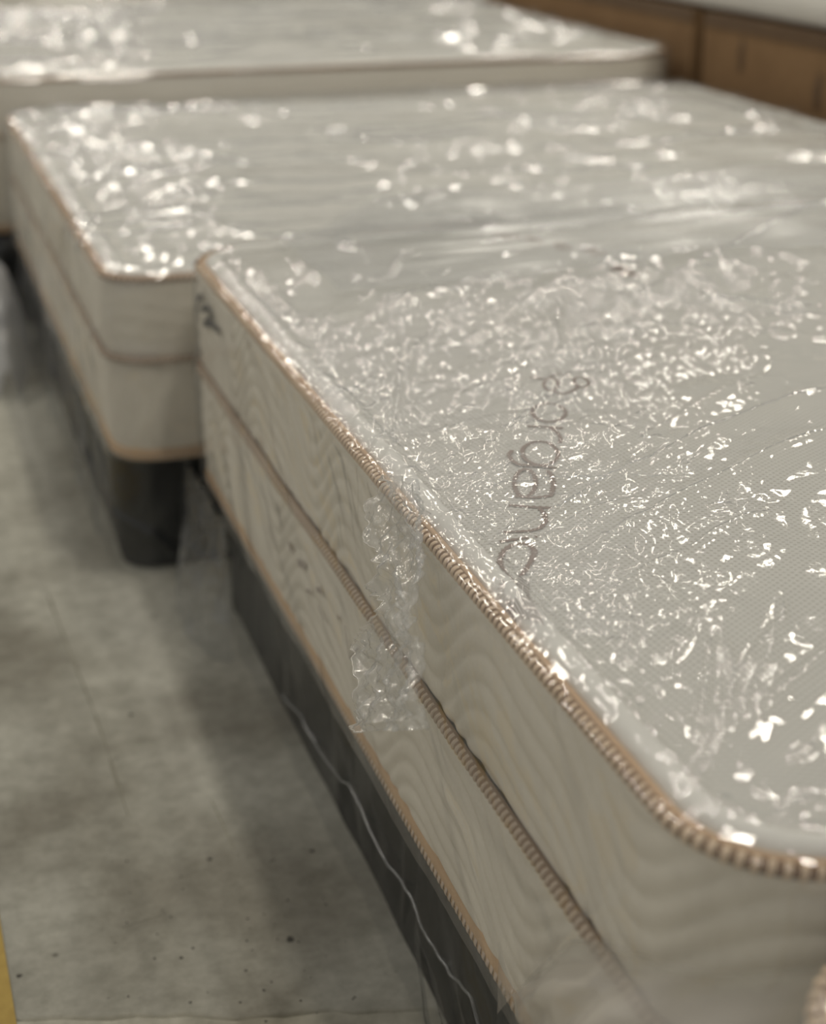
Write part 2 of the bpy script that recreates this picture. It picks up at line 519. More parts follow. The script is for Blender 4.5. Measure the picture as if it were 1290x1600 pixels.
def ribs(name, foot, a, b, pitch, zc, off, rad, th, a0, a1, mat, parent, seg=7, slant=.0, wave=None):
    """arched threads lying over a cord that runs round the mattress"""
    n = int((b - a) / pitch)
    s0 = a + np.arange(n) * pitch
    an = np.linspace(a0, a1, seg)
    V = []; F = []
    hw = pitch * .27
    for k, s in enumerate(s0):
        hw_ = hw * (1 + .12 * math.sin(k * 12.9898))
        base = len(V)
        sl = slant * (an - an.mean()) * rad
        for q, (aa, ss) in enumerate(zip(an, sl)):
            e = math.sin(math.pi * q / (seg - 1)) ** .6
            bulge = -.0016 * (1 - e)
            for ds, rr in ((-hw_, rad + .0001), (-hw_ * .5, rad + th * e), (hw_ * .5, rad + th * e), (hw_, rad + .0001)):
                V.append((s + ds + ss + bulge, rr * math.cos(aa), rr * math.sin(aa)))
        for q in range(seg - 1):
            for c in range(3):
                i = base + q * 4 + c
                F.append((i, i + 1, i + 5, i + 4))
    V = np.array(V)
    X, Y, NX, NY = foot.at(V[:, 0])
    w = wave(V[:, 0]) if wave else 0
    P = np.stack([X + NX * (off + V[:, 1]), Y + NY * (off + V[:, 1]), zc + V[:, 2] + w], 1)
    return tag(mesh_obj(name, P, np.array(F), mat, parent), kind='stuff')


def cord(name, foot, s, zc, off, rad, mat, parent, wave=None, n=14):
    an = np.linspace(-math.pi, math.pi, n)
    X, Y, NX, NY = foot.at(s)
    w = wave(s) if wave else 0 * s
    O = off + rad * np.cos(an)[:, None] + 0 * s[None]
    Z = zc + rad * np.sin(an)[:, None] + w[None]
    V = np.stack([X[None] + NX[None] * O, Y[None] + NY[None] * O, Z], -1)
    return mesh_obj(name, V.reshape(-1, 3), gridfaces(n, len(s), True)[:, ::-1], mat, parent)


def inset_poly(foot, d, n=400):
    x0, x1, y0, y1, r = foot.a
    return Foot(x0 + d, x1 - d, y0 + d, y1 - d, max(r - d, .012))


def top_height(foot, T, pillow=.010):
    x0, x1, y0, y1, r = foot.a

    def f(x, y):
        # distance to the tape line (rounded rectangle)
        cx, cy = (x0 + x1) / 2, (y0 + y1) / 2
        qx = np.abs(x - cx) - (x1 - x0) / 2 + r
        qy = np.abs(y - cy) - (y1 - y0) / 2 + r
        d = -(np.hypot(np.maximum(qx, 0), np.maximum(qy, 0)) + np.minimum(np.maximum(qx, qy), 0) - r)
        roll = .0085 * np.sqrt(np.clip(1 - ((d - .0195) / .0115) ** 2, 0, 1))
        pan = np.where(d > .030, pillow * (1 - np.exp(-(d - .030) / .05)) + .0015, 0)
        dimple = np.where(d > .05, .0018 * np.sin(x * 31 + 1.3 * np.sin(y * 9)) * np.sin(y * 27 + np.sin(x * 11)), 0)
        return T + np.where(d < .031, roll, pan + dimple), d
    return f


def quilt(foot, T, zm, phase):
    yL = foot.seg[0][1]

    def f(S, Z):
        # scalloped rows of stitching that leave puffs between them
        g = .034 * np.sin(2 * np.pi * (S + phase) / .38) + .012 * np.sin(4 * np.pi * (S + phase) / .38 + .9)
        ph = (Z - T - g) / .0235
        puff = np.abs(np.sin(math.pi * ph)) ** .55
        edge = np.clip(np.minimum(np.minimum(np.abs(Z - T), np.abs(Z - zm)), np.abs(Z - (T - .325))) / .012, 0, 1) if False else 1
        return .0035 * puff * edge
    return f


def tri_strokes(strokes, surf, lift, name, mat, parent, zig=.0, step=.0012):
    """yarn or ink strokes laid over a surface; strokes are (points, half width)"""
    V = []; F = []
    for pts, w in strokes:
        P = np.array(pts, float)
        L = np.concatenate([[0], np.cumsum(np.linalg.norm(np.diff(P, axis=0), axis=1))])
        n = max(3, int(L[-1] / step))
        t = np.linspace(0, L[-1], n)
        Q = np.stack([np.interp(t, L, P[:, k]) for k in range(2)], 1)
        if n > 8:   # round the polyline
            for _ in range(4): Q[1:-1] = (Q[:-2] + 2 * Q[1:-1] + Q[2:]) / 4
        T_ = np.gradient(Q, axis=0); T_ /= np.linalg.norm(T_, axis=1)[:, None] + 1e-9
        Nn = np.stack([-T_[:, 1], T_[:, 0]], 1)
        ww = w * (1 + zig * np.where(np.arange(n) % 4 < 2, 1, -1))
        b = len(V)
        for k in range(n):
            for sgn, hh in ((-1, 0), (0, 1), (1, 0)):
                q = Q[k] + Nn[k] * ww[k] * sgn
                V.append((q[0], q[1], hh))
        for k in range(n - 1):
            for c in range(2):
                i = b + k * 3 + c
                F.append((i, i + 1, i + 4, i + 3))
    V = np.array(V)
    return mesh_obj(name, surf(V[:, 0], V[:, 1], lift + V[:, 2] * lift * .6), np.array(F), mat, parent)


def mattress(foot, zb, T, fm, detail, label):
    """T: height of the top tape; zb: underside; fm: height of the middle cord"""
    x0, x1, y0, y1, r = foot.a
    root = tag(empty('mattress', ((x0 + x1) / 2, (y0 + y1) / 2, zb)), label, 'mattress')
    rl = tuple(root.location)
    fine = {2: .0035, 1: .012, 0: .03}[detail]
    Lc = foot.seg[1][1]
    s = ssamples(foot, fine, .05, 0, Lc + .22)
    made = []
    H, _ = top_height(foot, T), None
    # top panel
    ins = .0305
    fi = inset_poly(foot, ins)
    si = ssamples(fi, fine * 2, .05, 0, fi.seg[1][1] + .2)
    px, py, nx, ny = fi.at(si)
    rows = []
    cx, cy = (x0 + x1) / 2, (y0 + y1) / 2
    ks = np.concatenate([[0, .003, .008, .02, .04, .08, .15], np.linspace(.22, 1, 24 if detail else 8)])
    V = []
    for k in ks:     # shrink towards the long middle line
        hw, hh = (x1 - x0) / 2 - ins, (y1 - y0) / 2 - ins
        X = px + (cx - px) * k; Y = py + (cy - py) * k
        z, d = H(X, Y)
        V.append(np.stack([X, Y, z], 1))
    V[0][:, 2] = T + .001
    made.append(mesh_obj('top_panel', np.concatenate(V), gridfaces(len(ks), len(si), True), M_KNIT))
    # white padded roll
    an = np.linspace(-.1, math.pi + .1, 12)
    prof = [(-.0195 + .0115 * math.cos(a), T + .0085 * math.sin(a)) for a in an]
    made.append(skirt('edge_roll', foot, s, prof, M_ROLL, None,
                      disp=lambda S, Z: .0006 * np.sin(S * 260 + 2 * np.sin(S * 31)) * (Z > T + .003)))
    # tan tape lip and the flat under it
    made.append(skirt('tape_lip', foot, s, [(-.009, T - .001), (-.0085, T + .0006), (-.0066, T + .001), (-.0060, T + .0035), (-.0022, T + .0042), (-.0012, T + .002)], M_TAPE, None))
    # cords
    wv = (lambda S: .0012 * np.sin(S * 9.0 + 1) + .0006 * np.sin(S * 23)) if detail else None
    made.append(cord('top_cord', foot, s, T - .001, .0005, .0046, M_DARKTAPE, None))
    made.append(cord('middle_cord', foot, s, fm, .0045, .0048, M_DUSTY, None, wave=wv))
    made.append(skirt('bottom_tape', foot, s, [(-.004, zb + .019), (.0015, zb + .0185), (.0035, zb + .016), (.0045, zb + .010), (.0035, zb + .004), (.000, zb + .001), (-.01, zb)], M_TAPE, None))
    if detail:
        e = Lc + .25
        made.append(ribs('top_binding_ribs', foot, 0, e, .0084, T - .001, .0005, .0046, .0013, -1.5, 1.75, M_RIB, None, seg=7 if detail == 2 else 4, slant=.12))
        made.append(ribs('middle_binding_ribs', foot, 0, e, .0084, fm, .0045, .0048, .0013, -1.5, 1.5, M_DRIB, None, seg=7 if detail == 2 else 4, slant=.2, wave=wv))
        if detail == 2:
            made.append(ribs('bottom_binding_ribs', foot, 0, e, .0090, zb + .0095, -.0015, .0066, .0010, -.75, .55, M_DRIB, None, seg=5, slant=.3))
    # side panels
    if detail:
        q1, q2 = quilt(foot, T, fm, .10), quilt(foot, T, fm, .27)
    else:
        q1 = q2 = None
    nz = {2: 42, 1: 14, 0: 6}[detail]

    def panel(za, zb_, n, belly):
        t = np.linspace(0, 1, n)
        return [(-.003 + belly * math.sin(math.pi * a) ** .5, za + (zb_ - za) * a) for a in t]
    made.append(skirt('side_panel', foot, s, panel(T - .003, fm + .002, nz, .004), M_SIDE, None, disp=q1))
    made.append(skirt('side_panel', foot, s, panel(fm - .002, zb + .017, nz, .005), M_SIDE, None, disp=q2))
    mm = mesh_obj('underside', [(x0 + .02, y0 + .02, zb + .002), (x1 - .02, y0 + .02, zb + .002), (x1 - .02, y1 - .02, zb + .002), (x0 + .02, y1 - .02, zb + .002)], [(3, 2, 1, 0)], M_SIDE)
    made.append(mm)
    for o in made: adopt(o, root)
    return root, H


def adopt(o, root):
    o.parent = root
    l = root.location
    me = o.data
    co = np.zeros(len(me.vertices) * 3); me.vertices.foreach_get('co', co)
    co = co.reshape(-1, 3) - np.array([l.x, l.y, l.z])
    me.vertices.foreach_set('co', co.ravel()); me.update()
    return o


def wrap(foot, zb, T, H, field, mat, root, dx, name='plastic_wrap', s_fine=.003, s_rng=None, prof=None, pstep=.003, crk=None, lift=.004, top_xy=None):
    """thin film over the top and down the sides; field(U, V) = how far it stands off, in unrolled coordinates"""
    x0, x1, y0, y1, r = foot.a
    ins = .036
    fi = inset_poly(foot, ins)
    # top sheet
    gx, gy = top_xy
    X, Y = np.meshgrid(gx, gy, indexing='ij')
    z, d = H(X, Y)
    f, ck = field(X, Y, X * 0 + 1)
    Vt = np.stack([X, Y, z + lift + np.maximum(f, -.002)], -1).reshape(-1, 3)
    F = gridfaces(len(gx), len(gy))
    dd = d.reshape(-1)
    keep = (dd[F] > ins - .001).all(1)
    Ft = F[keep][:, ::-1]
    ckt = ck.reshape(-1)
    # skirt
    pr, t = resample(prof, pstep)
    s = ssamples(foot, s_fine, .05, *(s_rng or (0, foot.seg[1][1] + .3)))
    PX, PY, NX, NY = foot.at(s)
    U = (PX - NX * ins)[None] + NX[None] * t[:, None]
    Vv = (PY - NY * ins)[None] + NY[None] * t[:, None]
    dx_, dz_ = np.gradient(pr[:, 0]), np.gradient(pr[:, 1])
    l = np.hypot(dx_, dz_)
    no, nz = -dz_ / l, dx_ / l            # outward normal of the profile
    isd = np.clip(nz, 0, 1)[:, None] + 0 * U
    f, ck = field(U, Vv, isd)
    f = np.maximum(f, -.0015) * np.clip(1.15 - 0 * f, 0, 1)
    O = pr[:, 0][:, None] + no[:, None] * f
    Z = pr[:, 1][:, None] + nz[:, None] * f
    Vs = np.stack([PX[None] + NX[None] * O, PY[None] + NY[None] * O, Z], -1).reshape(-1, 3)
    Fs = gridfaces(len(pr), len(s), True)[:, ::-1]
    V = np.concatenate([Vt, Vs]); Fa = np.concatenate([Ft, Fs + len(Vt)])
    o = mesh_obj(name, V, Fa, mat, None, attr={'crinkle': np.clip(np.concatenate([ckt, ck.reshape(-1)]), 0, 1)})
    # drop unused verts
    bm = bmesh.new(); bm.from_mesh(o.data)
    bmesh.ops.delete(bm, geom=[v for v in bm.verts if not v.link_faces], context='VERTS')
    bm.to_mesh(o.data); bm.free()
    adopt(o, root)
    return o


def film_prof(T, zb, fm, ins=.036, out=.007):
    return [(-ins, T + .0075), (-.030, T + .008), (-.024, T + .0125), (-.016, T + .0125), (-.009, T + .009), (0.001, T + .0070),
            (.0065, T + .004), (.0085, T - .004), (out + .001, T - .015), (out + .003, fm + .03), (out + .006, fm + .008), (out + .0065, fm - .006),
            (out + .004, fm - .03), (out + .003, zb + .03), (out + .001, zb + .004)]


ZB = .218
TN = CZ - .5093
FM = CZ - .648
near_foot = Foot(.382, 2.02, .638, 2.18, .088)
near, Hn = mattress(near_foot, ZB, TN, FM, 2,
                    'nearest mattress in clear wrinkled plastic, ribbed tan edge and woven word on its top')

# ---- fold lines of the film, measured from the photograph
ZT = TN + .008
tp = lambda pts: [tuple(onz(a, b, ZT)[:2]) for a, b in pts]
XS = .382


def sp(pts):     # side points -> unrolled coordinates
    out = []
    for a, b in pts:
        p = onx(a, b, XS - .008)
        out.append((XS + .036 - .052 - (TN - p[2]), p[1]))
    return out


FOLDS = [
    (tp([(740, 880), (900, 800), (1100, 690), (1330, 610)]), .011, .007),
    (tp([(700, 785), (800, 772), (930, 768), (1075, 758)]), .006, .004),
    (tp([(860, 915), (960, 850), (1100, 780), (1330, 670)]), .010, .008),
    (tp([(860, 620), (1000, 575), (1330, 480)]), .006, .010),
    (tp([(830, 540), (1000, 520), (1330, 545)]), .006, .007),
    (tp([(880, 480), (868, 530), (876, 585)]), .006, .003),
    (tp([(905, 500), (925, 560), (930, 610)]), .005, .003),
    (tp([(870, 590), (850, 640), (745, 720)]), .004, .002),
    (tp([(905, 580), (860, 640), (800, 690), (700, 760)]), .005, .003),
    (tp([(985, 560), (900, 640), (830, 660)]), .004, .003),
    (tp([(1111, 1000), (1099, 1111), (1084, 1172)]), .006, .003),
    (tp([(1223, 945), (1220, 988), (1172, 1045), (1145, 1081), (1139, 1142), (1151, 1162)]), .006, .003),
    (tp([(1211, 1003), (1190, 1069), (1166, 1111), (1148, 1157)]), .005, .003),
    (tp([(1105, 1004), (1124, 1009), (1142, 1051), (1139, 1096), (1093, 1217), (1069, 1250)]), .006, .003),
    (tp([(1091, 973), (1051, 1030), (1045, 1045)]), .006, .003),
    (tp([(988, 970), (980, 1018), (983, 1053)]), .005, .003),
    (tp([(1330, 1020), (1290, 1051), (1232, 1093), (1195, 1128)]), .010, .008),
    (tp([(1290, 1247), (1241, 1268), (1200, 1290)]), .008, .005),
    (tp([(1145, 1253), (1087, 1283), (1070, 1302)]), .005, .003),
    (tp([(1270, 1180), (1240, 1200)]), .006, .004),
    (tp([(985, 905), (1040, 930), (1060, 960)]), .004, .003),
    (tp([(930, 960), (1010, 900), (1080, 870)]), .004, .003),
    (tp([(1040, 900), (1150, 830), (1230, 800)]), .005, .004),
    (tp([(870, 830), (950, 800), (1010, 790)]), .004, .003),
    (tp([(1000, 690), (1100, 640), (1190, 600)]), .003, .003),
    (tp([(630, 620), (645, 560), (700, 500), (760, 470)]), .006, .004),
    (tp([(622, 540), (625, 620), (612, 700), (606, 748)]), .007, .0025),
    (tp([(600, 500), (615, 480), (680, 468), (760, 475)]), .007, .004),
    (tp([(560, 490), (590, 455), (620, 420), (640, 400)]), .006, .004),
    (tp([(750, 520), (840, 470), (960, 440)]), .006, .005),
    (tp([(960, 500), (1060, 440), (1200, 420)]), .007, .006),
    (tp([(1060, 440), (1180, 380), (1260, 330), (1300, 310)]), .009, .006),
    (tp([(1000, 430), (1110, 480), (1250, 500)]), .007, .006),
    (tp([(1150, 560), (1230, 520), (1330, 500)]), .006, .006),
    # streaks pulled away towards the next mattress
    (tp([(300, 345), (430, 320), (560, 292), (690, 262)]), .012, .010),
    (tp([(420, 345), (560, 318), (720, 285), (1000, 245), (1300, 235)]), .010, .010),
    (tp([(470, 365), (640, 340), (820, 308), (1180, 262)]), .010, .010),
    (tp([(540, 385), (700, 360), (860, 335), (1100, 300)]), .008, .010),
    (tp([(600, 405), (760, 385), (960, 350)]), .006, .009),
    (tp([(515, 370), (530, 395), (565, 412)]), .012, .010),
    (tp([(430, 385), (470, 430), (500, 455)]), .006, .005),
    (tp([(400, 420), (440, 470), (480, 520)]), .006, .004),
    (tp([(500, 290), (600, 270), (690, 250)]), .010, .008),
    # side
    (sp([(835, 1600), (880, 1500), (960, 1420), (1010, 1390)]), .012, .010),
    (sp([(655, 760), (660, 900), (640, 1010)]), .004, .005),
    (sp([(870, 1050), (900, 1180), (940, 1260)]), .004, .010),
    (sp([(800, 1010), (830, 1150), (880, 1260)]), .003, .010),
    (sp([(560, 1190), (600, 1280), (660, 1370)]), .003, .006),
    (sp([(700, 1210), (740, 1290), (770, 1400)]), .003, .007),
    (sp([(350, 560), (362, 700), (370, 760)]), .003, .007),
    (sp([(390, 560), (400, 700), (430, 860)]), .003, .007),
    (sp([(430, 640), (440, 700), (480, 820)]), .003, .007),
    (sp([(560, 700), (570, 800), (600, 900)]), .004, .006),
]
for k in range(46):      # short gathers running in from the tape
    y = rnd.uniform(1.30, 2.14); l = rnd.uniform(.02, .075)
    FOLDS.append(([(.384 + rnd.uniform(-.012, .012), y), (.384 + l, y + l * rnd.uniform(.2, .9))], rnd.uniform(.002, .005), rnd.uniform(.0016, .003)))
for k in range(26):
    y = rnd.uniform(.75, 1.30); l = rnd.uniform(.02, .05); x = .384 + rnd.uniform(-.012, .03)
    FOLDS.append(([(x, y), (x + l, y + l * rnd.uniform(.3, 1.2))], rnd.uniform(.0015, .003), rnd.uniform(.0014, .0026)))
for k in range(90):     # small random folds through the crinkled middle
    px, py = rnd.gauss(830, 190), rnd.gauss(690, 170)
    a = rnd.gauss(-.75, .55); l = rnd.uniform(12, 55)
    if py < 430 or py > 1180: continue
    FOLDS.append((tp([(px, py), (px + l * .5 * math.cos(a) + rnd.uniform(-3, 3), py + l * .5 * math.sin(a) + rnd.uniform(-3, 3)), (px + l * math.cos(a), py + l * math.sin(a))]), rnd.uniform(.002, .005), rnd.uniform(.0015, .003)))

CR = [((690, 690), 130, 100, 1.0), ((740, 590), 90, 60, .9), ((830, 620), 110, 90, .6), ((760, 820), 90, 70, .8), ((850, 480), 160, 45, .5),
      ((600, 590), 60, 90, .6), ((960, 930), 90, 60, .45), ((870, 960), 70, 50, .5), ((900, 760), 130, 60, .5), ((1000, 480), 170, 50, .42),
      ((1200, 450), 120, 60, .4), ((1150, 800), 110, 60, .25), ((450, 490), 90, 60, .35), ((1200, 1200), 60, 60, .12), ((680, 840), 60, 60, .4),
      ((620, 720), 35, 35, .9), ((520, 600), 40, 50, .6)]
CRW = []
for (c, sx, sy, a) in CR:
    p, q, r_ = onz(c[0], c[1], ZT), onz(c[0] + sx, c[1], ZT), onz(c[0], c[1] - sy, ZT)
    CRW.append((p[0], p[1], np.linalg.norm(q - p), np.linalg.norm(r_ - p), a))


def near_field(U, V, top):
    ck = np.zeros_like(U) + .06
    sx, sy = math.cos(YAW), math.sin(YAW)
    for (x, y, a, b, w) in CRW:
        du, dv = (U - x) * sx - (V - y) * sy, (U - x) * sy + (V - y) * sx
        ck = ck + w * np.exp(-.5 * ((du / a) ** 2 + (dv / b) ** 2))
    ck = np.minimum(ck, 1.05)
    ck = ck * (.55 + .6 * np.clip(vnoise(U * 22, V * 22, 77) + .45, 0, 1))
    side = U < .382 - .004
    ck = np.where(side, ck * .22, ck)
    f = np.zeros_like(U)
    f += np.minimum(ck, .62) * (.0046 * crumple(U, V, .019, 11, .8, 1.7) + .0022 * crumple(U, V, .0085, 21, 1.0, 2.0) + .0007 * crumple(U, V, .0045, 31, .6, 1.5))
    f += .0022 * crumple(U, V, .05, 41, .9, 2.6) + .003 * vnoise(U * 9, V * 7, 51) + .002
    g = np.zeros_like(U)
    for pts, h, w in FOLDS:
        g = np.maximum(g, seg_field(U, V, pts, h, w))
    f += g * np.where(side, .8, 1)
    # the film lies tight on the tape
    tight = np.exp(-((U - .384) / .012) ** 2) * (V > .72)
    f = f * (1 - .65 * tight)
    return f, ck


gx = np.unique(np.concatenate([np.arange(.417, .80, .0021), np.arange(.80, 1.2, .0042), np.arange(1.2, 1.99, .012), [1.98]]))
gy = np.unique(np.concatenate([np.arange(.673, 1.75, .0021), np.arange(1.75, 2.146, .0042)]))
nwrap = wrap(near_foot, ZB, TN, Hn, near_field, M_FILM, near, 0, s_fine=.003, prof=film_prof(TN, ZB, FM), pstep=.003, top_xy=(gx, gy))

# ---- torn flap of film hanging over the side
LEFT = [(606, 742), (582, 762), (574, 785), (577, 812), (583, 838), (590, 862), (604, 884), (602, 893), (598, 908), (594, 925), (606, 938), (607, 952), (597, 968), (577, 984), (562, 1006), (567, 1032), (571, 1062), (568, 1090), (562, 1108), (567, 1130), (584, 1141)]
RIGHT = [(628, 752), (640, 775), (648, 805), (654, 840), (657, 870), (650, 905), (646, 940), (652, 965), (648, 990), (662, 1010), (655, 1040), (648, 1070), (652, 1095), (661, 1120), (662, 1142)]
XF = XS - .019
FX = lambda b: XS - .016 - .055 * max(0, (b - 745) / 400.0) ** 1.2      # the flap stands away from the side, more so lower down
Lp = np.array([onx(a, b, FX(b)) for a, b in LEFT]); Rp = np.array([onx(a, b, FX(b)) for a, b in RIGHT])


def rs(P, n):
    L = np.concatenate([[0], np.cumsum(np.linalg.norm(np.diff(P, axis=0), axis=1))])
    t = np.linspace(0, L[-1], n)
    return np.stack([np.interp(t, L, P[:, k]) for k in range(3)], 1)


nr, nc = 190, 70
A, B = rs(Lp, nr), rs(Rp, nr)
q = np.linspace(0, 1, nc)[None, :, None]
G = A[:, None] * (1 - q) + B[:, None] * q
yy, zz = G[..., 1], G[..., 2]
qq = q[..., 0] + 0 * yy
h = .0080 * crumple(yy, zz, .013, 61, .15, 1.8) + .0036 * crumple(yy, zz, .0065, 71, .1, 1.6) + .0016 * crumple(yy, zz, .0038, 81, .4, 1.5)
h += .006 * np.exp(-qq / .05) + .004 * np.exp(-(1 - qq) / .05)
h += seg_field(yy, zz, [tuple(onx(a, b, FX(b))[1:]) for a, b in [(640, 985), (632, 1060), (630, 1130)]], .006, .002)
h += seg_field(yy, zz, [tuple(onx(a, b, FX(b))[1:]) for a, b in [(580, 1128), (610, 1126), (636, 1124)]], .005, .002)
h += seg_field(yy, zz, [tuple(onx(a, b, FX(b))[1:]) for a, b in [(648, 760), (652, 860), (646, 985)]], .006, .003)
top_in = np.clip((zz - (TN - .02)) / .02, 0, 1)
G[..., 0] += -h + top_in * .010
fl = mesh_obj('torn_flap', G.reshape(-1, 3), gridfaces(nr, nc), M_FLAP, None, attr={'crinkle': np.full(nr * nc, .9)})
adopt(fl, near); fl['label'] = 'ragged torn flap of clear film'


def tube(pts, r, name, mat, parent, n=6):
    P = np.array(pts)
    T_ = np.gradient(P, axis=0); T_ /= np.linalg.norm(T_, axis=1)[:, None]
    a = np.cross(T_, [1, 0, 0]); a /= np.linalg.norm(a, axis=1)[:, None]; b = np.cross(T_, a)
    an = np.linspace(0, 2 * np.pi, n, endpoint=False)
    V = P[:, None] + r * (np.cos(an)[None, :, None] * a[:, None] + np.sin(an)[None, :, None] * b[:, None])
    return mesh_obj(name, V.reshape(-1, 3), gridfaces(len(P), n, True), mat, parent, attr={'crinkle': np.full(len(P) * n, .6)})


adopt(tube(G[:, 0], .0007, 'curled_edge', M_FOLD, None), near)

# ---- milky gathered fold hanging round the near corner
sA = near_foot.seg[1][0] - .22
nr, nc = 90, 150
ss = np.linspace(sA, near_foot.seg[1][1] + .16, nc)
tt = np.linspace(0, 1, nr)
PX, PY, NX, NY = near_foot.at(ss)
S2, T2 = np.meshgrid(ss, tt)
u = (ss - sA) / (ss[-1] - sA)
ztop_ = np.interp(u, np.linspace(0, 1, 9), TN - np.array([.31, .225, .15, .105, .075, .05, .032, .02, .014]))
zlow = np.interp(u, [0, .12, .3, 1], [ZB + .06, ZB + .02, ZB + .012, ZB + .02])
Z = ztop_[None] * (1 - T2) + zlow[None] * T2
run = (S2 - sA) * .9 + (TN - Z) * .75          # folds sweep diagonally down
O = .014 + .034 * np.sin(np.pi * np.clip(T2 * 1.1, 0, 1)) * (.35 + .65 * np.sin(np.pi * np.clip(u, 0, 1))[None]) * np.clip(T2 * 6, .12, 1) \
    + .0065 * np.sin(run * 150 + 2.2 * vnoise(S2 * 12, Z * 9, 5)) * T2 ** .3 + .004 * crumple(S2, Z, .045, 15, .9, 3)
O = .011 + (O - .011) * np.clip(u * 3.2, .0, 1)[None] * (1 - .72 * np.clip(-NY, 0, 1) ** 2)[None]
V = np.stack([PX[None] + NX[None] * O, PY[None] + NY[None] * O, Z], -1)
fo = mesh_obj('gathered_fold', V.reshape(-1, 3), gridfaces(nr, nc), M_FOLD, None,
              attr={'crinkle': np.clip(np.minimum(T2 * 7 + .15, 1) * np.minimum(u * 5, 1)[None], .05, .9)})
adopt(fo, near); fo['label'] = 'milky gathered fold of the plastic at the corner'


# ---- slack film pulled off the far end over the edge of the next mattress
n1, n2 = 420, 150
bx, bt = np.linspace(.50, 1.90, n1), np.linspace(0, 1, n2)
BX, BT = np.meshgrid(bx, bt)
BY = (1.93 + .10 * vnoise(BX * 3, BX * 0, 3)) * (1 - BT) + (2.56 - .32 * np.clip((.85 - BX) / .35, 0, 1) + .06 * vnoise(BX * 4, BX * 0, 4)) * BT
base_n = TN + .022
base_f = CZ - .548 + .026
tz = np.clip((BY - 2.10) / .20, 0, 1); tz = tz * tz * (3 - 2 * tz)
BZ = base_n * (1 - tz) + base_f * tz
run = (BY - 2.2) * 1.0 - (BX - .5) * .12
amp = .25 + .75 * np.sin(np.pi * BT)
BZ = BZ + .0060 * amp * np.abs(vnoise(BX * 2.2 + 3, run * 26, 71)) + .003 * amp * crumple(BX, BY, .06, 72, .1, 5) + .003 * vnoise(BX * 9, BY * 9, 73)
br = mesh_obj('slack_film', np.stack([BX, BY, BZ], -1).reshape(-1, 3), gridfaces(n2, n1), M_SLACK, None, attr={'crinkle': np.full(n1 * n2, .1)})
adopt(br, near); br['label'] = 'slack film pulled in long streaks towards the next mattress'


# ---- woven lettering
def c3(pts): return [tuple(onz(720 + a / 4.96, 560 + b / 4.96, ZT)[:2]) for a, b in pts]
def c4(pts): return [tuple(onz(720 + a / 4.96, 780 + b / 4.96, ZT)[:2]) for a, b in pts]
def ell(cx, cy, rx, ry, a0=0, a1=360, n=28, rot=0):
    o = []
    for k in range(n + 1):
        a = math.radians(a0 + (a1 - a0) * k / n)
        x, y = rx * math.cos(a), ry * math.sin(a)
        o.append((cx + x * math.cos(rot) - y * math.sin(rot), cy + x * math.sin(rot) + y * math.cos(rot)))
    return o


LW = .0021
ST = [
    (c3(ell(695, 235, 55, 48)), LW * .8), (c3(ell(930, 225, 60, 42, rot=.4)), LW * .8),
    (c3([(530, 180), (590, 185), (640, 200)]), LW * .8), (c3([(700, 285), (790, 310), (860, 292), (905, 265)]), LW), (c3([(680, 180), (760, 150), (840, 180)]), LW * .8),
    (c3(ell(680, 455, 130, 78, rot=.05)), LW),
    (c3([(515, 558), (650, 568), (790, 582)]), LW), (c3([(690, 575), (745, 608), (772, 650), (765, 688)]), LW),
    (c3(ell(612, 765, 140, 96, rot=.1)), LW), (c3([(742, 885), (600, 868), (450, 858), (395, 825), (368, 775), (395, 740)]), LW),
    (c3(ell(495, 985, 82, 95, rot=.05)), LW), (c3([(420, 1075), (560, 1088), (700, 1078), (718, 1000), (700, 930), (668, 905)]), LW),
    (c4([(370, 42), (520, 58), (700, 70)]), LW), (c4([(600, 62), (648, 110), (655, 170), (620, 215), (540, 235), (330, 235)]), LW),
    (c4([(300, 300), (520, 285)]), LW), (c4([(572, 283), (590, 281)]), LW),
    (c4([(385, 578), (322, 515), (298, 440), (322, 372), (383, 333), (460, 322), (540, 345), (572, 400), (545, 460), (470, 556)]), LW * 1.15),
]
ST2 = []
for k in range(6):
    ST2.append((c4([(452 - k * 13, 553 + k * 9), (533 + (k % 3) * 3, 620 + k * 18)]), .0003))
for k in range(10):
    a = math.radians(140 + k * 13) * 1
    cx, cy = 400, 712
    ST2.append((c4([(cx + 66 * math.cos(a), cy - 66 * math.sin(a)), (cx + 120 * math.cos(a), cy - 120 * math.sin(a))]), .0003))
for k in range(9):
    ST2.append((c4([(355 + k * 22, 800 - k * 8 + 0), (430 + k * 26, 890 + k * 12)]), .00032))
FAR = []
for (a, b) in ((780, 368), (800, 372), (826, 375), (838, 380), (872, 385), (880, 391), (920, 396), (934, 402), (965, 425), (980, 432)):
    FAR.append((tp([(a - 8, b + 3), (a + 2, b - 4), (a + 10, b + 3)]), .0055))


def top_surf(x, y, l):
    z, d = Hn(x, y)
    return np.stack([x, y, z + l], 1)


def lettering(name, strokes, zg):
    o = tri_strokes(strokes, top_surf, .0006, name, M_YARN, None, zig=zg)
    return adopt(o, near)


LET = {'woven_emblem': ST[0:5], 'letter_o': ST[5:6], 'letter_r': ST[6:8], 'letter_g': ST[8:10], 'letter_a': ST[10:12], 'letter_n': ST[12:14],
       'letter_i': ST[14:16], 'letter_c': ST[16:17]}
for nm, st in LET.items(): lettering(nm, st, .22)
tag(lettering('letter_stripes', ST2, 0), kind='stuff')
for st in FAR: lettering('distant_letter', [st], .2)


